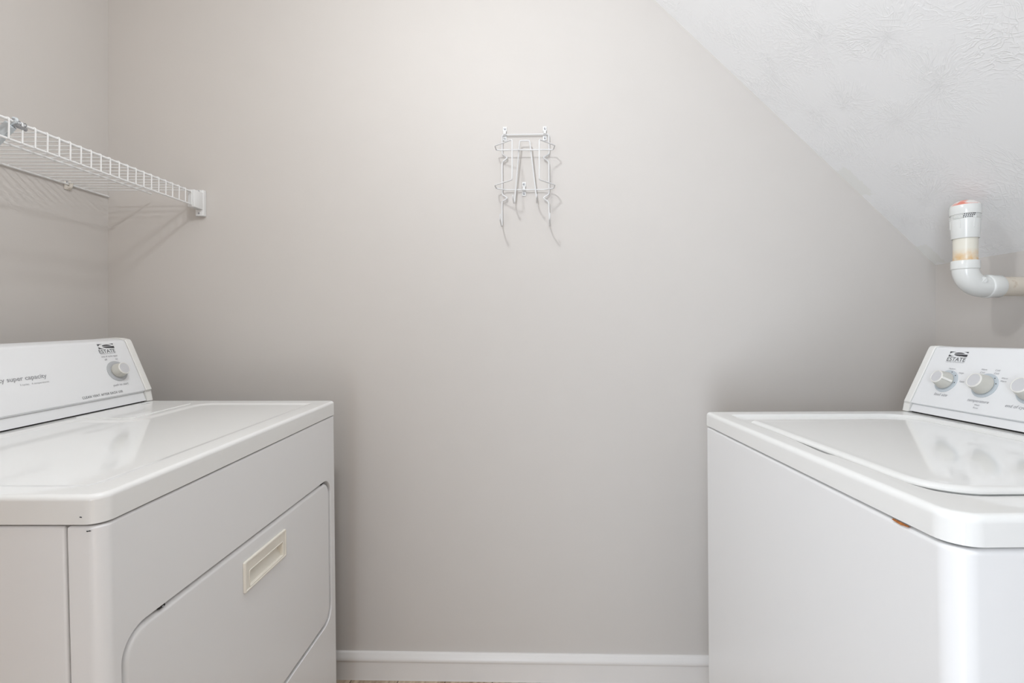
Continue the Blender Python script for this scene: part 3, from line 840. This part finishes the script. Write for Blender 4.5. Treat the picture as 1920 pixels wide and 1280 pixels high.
tube(bm, fillet(arch, .006, 4), RW, sides=8)
robj('board_arch', bm, M['rack_wire'])
def clip(x, z):
    bm = bmesh.new(); w = .0052
    for zc in (.0145, -.0145):
        rbox(bm, (x - w - .0012, wy(x) - .0030, z + zc - .0078), (x + w + .0012, wy(x) - .0002, z + zc + .0078), .0011, 2)
    # saddle that bridges the wire
    sec = [(.009, .0015), (.0062, .0092), (.0035, .0122), (-.0035, .0122), (-.0062, .0092), (-.009, .0015)]
    A = [bm.verts.new((x - w * .75, wy(x) - d, z + q)) for q, d in sec]; B = [bm.verts.new((x + w * .75, wy(x) - d, z + q)) for q, d in sec]
    bm.faces.new(A); bm.faces.new(B[::-1])
    for i in range(6): bm.faces.new((A[i], A[(i + 1) % 6], B[(i + 1) % 6], B[i]))
    c = robj('mounting_clip', bm, M['wire'])
    for zc in (.0150, -.0150):
        bm = bmesh.new(); lathe(bm, [(0, 0), (.0034, 0), (.0032, .0012), (.0020, .0022), (0, .0017)], c=(x, wy(x) - .0029, z + zc), n=12, mtx=Matrix.Rotation(PI / 2, 4, 'X'))
        robj('screw', bm, M['metal'], c)
clip(-.1113, 1.7485); clip(.0163, 1.7490); clip(-.0502, 1.5722)

# ------------------------------------------------------------------ capped vent pipe by the right wall
PX, PY = 1.064, 1.20
vp = empty('vent_pipe', (PX, PY, 1.205), 'white capped plastic vent pipe elbowing out of the right wall above the washer', 'pipe')
vo = Vector(vp.location)
def vobj(name, bm, m, parent=vp, **k):
    bmesh.ops.translate(bm, verts=bm.verts, vec=-vo); return obj(name, bm, m, parent, weighted=False, **k)
c = (PX, PY, 0)
FA = math.atan2(-PY, -PX)          # towards the doorway
bm = bmesh.new(); lathe(bm, [(.0245, 1.270), (.0245, 1.362)], c=c, n=48); vobj('riser', bm, M['pvc_cream'])
bm = bmesh.new()
lathe(bm, [(.0250, 1.3520), (.0272, 1.3515), (.0278, 1.3530), (.0300, 1.3965), (.0300, 1.3985), (.0288, 1.3990), (.0288, 1.4120), (.0250, 1.4120)], c=c, n=48)
for da in (-78, -20, 35, 100, 160, 230):     # moulded ribs down the body
    a = FA + math.radians(da)
    tube(bm, [(PX + .0293 * math.cos(a), PY + .0293 * math.sin(a), 1.397), (PX + .0284 * math.cos(a), PY + .0284 * math.sin(a), 1.376)], .0016, sides=6)
for k in range(4):                           # posts between the openings
    a0 = FA + math.radians(42 + 90 * k); pts = []
    for j in range(9):
        a = a0 + math.radians(40) * j / 8; pts.append((PX + .0293 * math.cos(a), PY + .0293 * math.sin(a), 1.4050))
    tube(bm, pts, .0020, sides=4); tube(bm, [(x, y, z + .0035) for x, y, z in pts], .0020, sides=4); tube(bm, [(x, y, z - .0035) for x, y, z in pts], .0020, sides=4)
valve = vobj('air_valve', bm, M['pvc'], angle=40)
bm = bmesh.new()
for r_ in range(3):
    for q in range(6):
        a = FA + math.radians(-3 + 8.0 * q - 2.0 * r_)
        if r_ == 2 and q == 5: continue
        rad = .0288
        p = Vector((PX + rad * math.cos(a), PY + rad * math.sin(a), 1.4095 - .0038 * r_)); tdir = Vector((-math.sin(a), math.cos(a), 0)); od = Vector((math.cos(a), math.sin(a), 0))
        for sgn in (0,):
            vs = []
            for (tt, zz2) in ((-.0012, -.0011), (.0012, -.0011), (.0016, .0011), (-.0008, .0011)):
                vs.append((p + tdir * tt + Vector((0, 0, zz2))))
            A = [bm.verts.new(v + od * .0006) for v in vs]; B = [bm.verts.new(v - od * .0010) for v in vs]
            bm.faces.new(A); bm.faces.new(B[::-1])
            for i in range(4): bm.faces.new((A[i], B[i], B[(i + 1) % 4], A[(i + 1) % 4]))
vobj('vent_slots', bm, M['ink'], valve, smooth=False)
bm = bmesh.new()
lathe(bm, [(.0280, 1.4110), (.0308, 1.4108), (.0314, 1.4125), (.0314, 1.4310), (.0306, 1.4335)], c=c, n=48)
vobj('cap_ring', bm, M['pvc'], valve)
bm = bmesh.new()
lathe(bm, [(.0306, 1.4335), (.0275, 1.4375), (.0215, 1.4425), (.0170, 1.4455), (.0100, 1.4462), (0, 1.4465)], c=c, n=48)
vobj('cap_dome', bm, M['cap_red'], valve)
# elbow
bm = bmesh.new()
lathe(bm, [(.0248, 1.2965), (.0282, 1.2965), (.0288, 1.2955), (.0288, 1.2765), (.0270, 1.2745), (.0262, 1.2740)], c=c, n=48)
ctr = (PX + .044, 1.2770); pts = []
for k in range(17):
    a = PI + (PI / 2) * k / 16
    pts.append((ctr[0] + .044 * math.cos(a), PY, ctr[1] + .044 * math.sin(a)))
pts = [(PX, PY, 1.2790)] + pts + [(PX + .052, PY, 1.2330)]
tube(bm, pts, .0268, sides=40)
lathe(bm, [(.0262, -.002), (.0288, .0), (.0292, .001), (.0292, .0075), (.0282, .0085), (.0282, .031), (.0272, .0325), (.0245, .0325)], c=(PX + .0500, PY, 1.2330), n=48, mtx=Matrix.Rotation(PI / 2, 4, 'Y'))
elb = vobj('elbow', bm, M['pvc'], angle=40)
# moulding plug on the elbow
bm = bmesh.new()
dirn = Vector((-.25, -1.0, .10)).normalized(); q = dirn.to_track_quat('Z', 'Y').to_matrix().to_4x4()
pc = Vector((PX + .029, PY, 1.2440)) + dirn * .0258
lathe(bm, [(.0078, -.002), (.0078, .0012), (.0068, .0020), (0, .0020)], c=pc, n=24, mtx=q)
rbox_bm = bmesh.new(); rbox(rbox_bm, (-.0075, -.0010, .0015), (.0075, .0010, .0030), .0004, 2)
bmesh.ops.transform(rbox_bm, matrix=Matrix.Translation(pc) @ q @ Matrix.Rotation(math.radians(48), 4, 'Z'), verts=rbox_bm.verts)
tmp = bpy.data.meshes.new('tmp'); rbox_bm.to_mesh(tmp); rbox_bm.free(); bm.from_mesh(tmp); bpy.data.meshes.remove(tmp)
vobj('moulding_plug', bm, M['pvc'], elb)
bm = bmesh.new(); tube(bm, [(PX + .060, PY, 1.2330), (XR + .004, PY, 1.2330)], .0241, sides=40)
vobj('wall_pipe', bm, M['pvc_beige'])
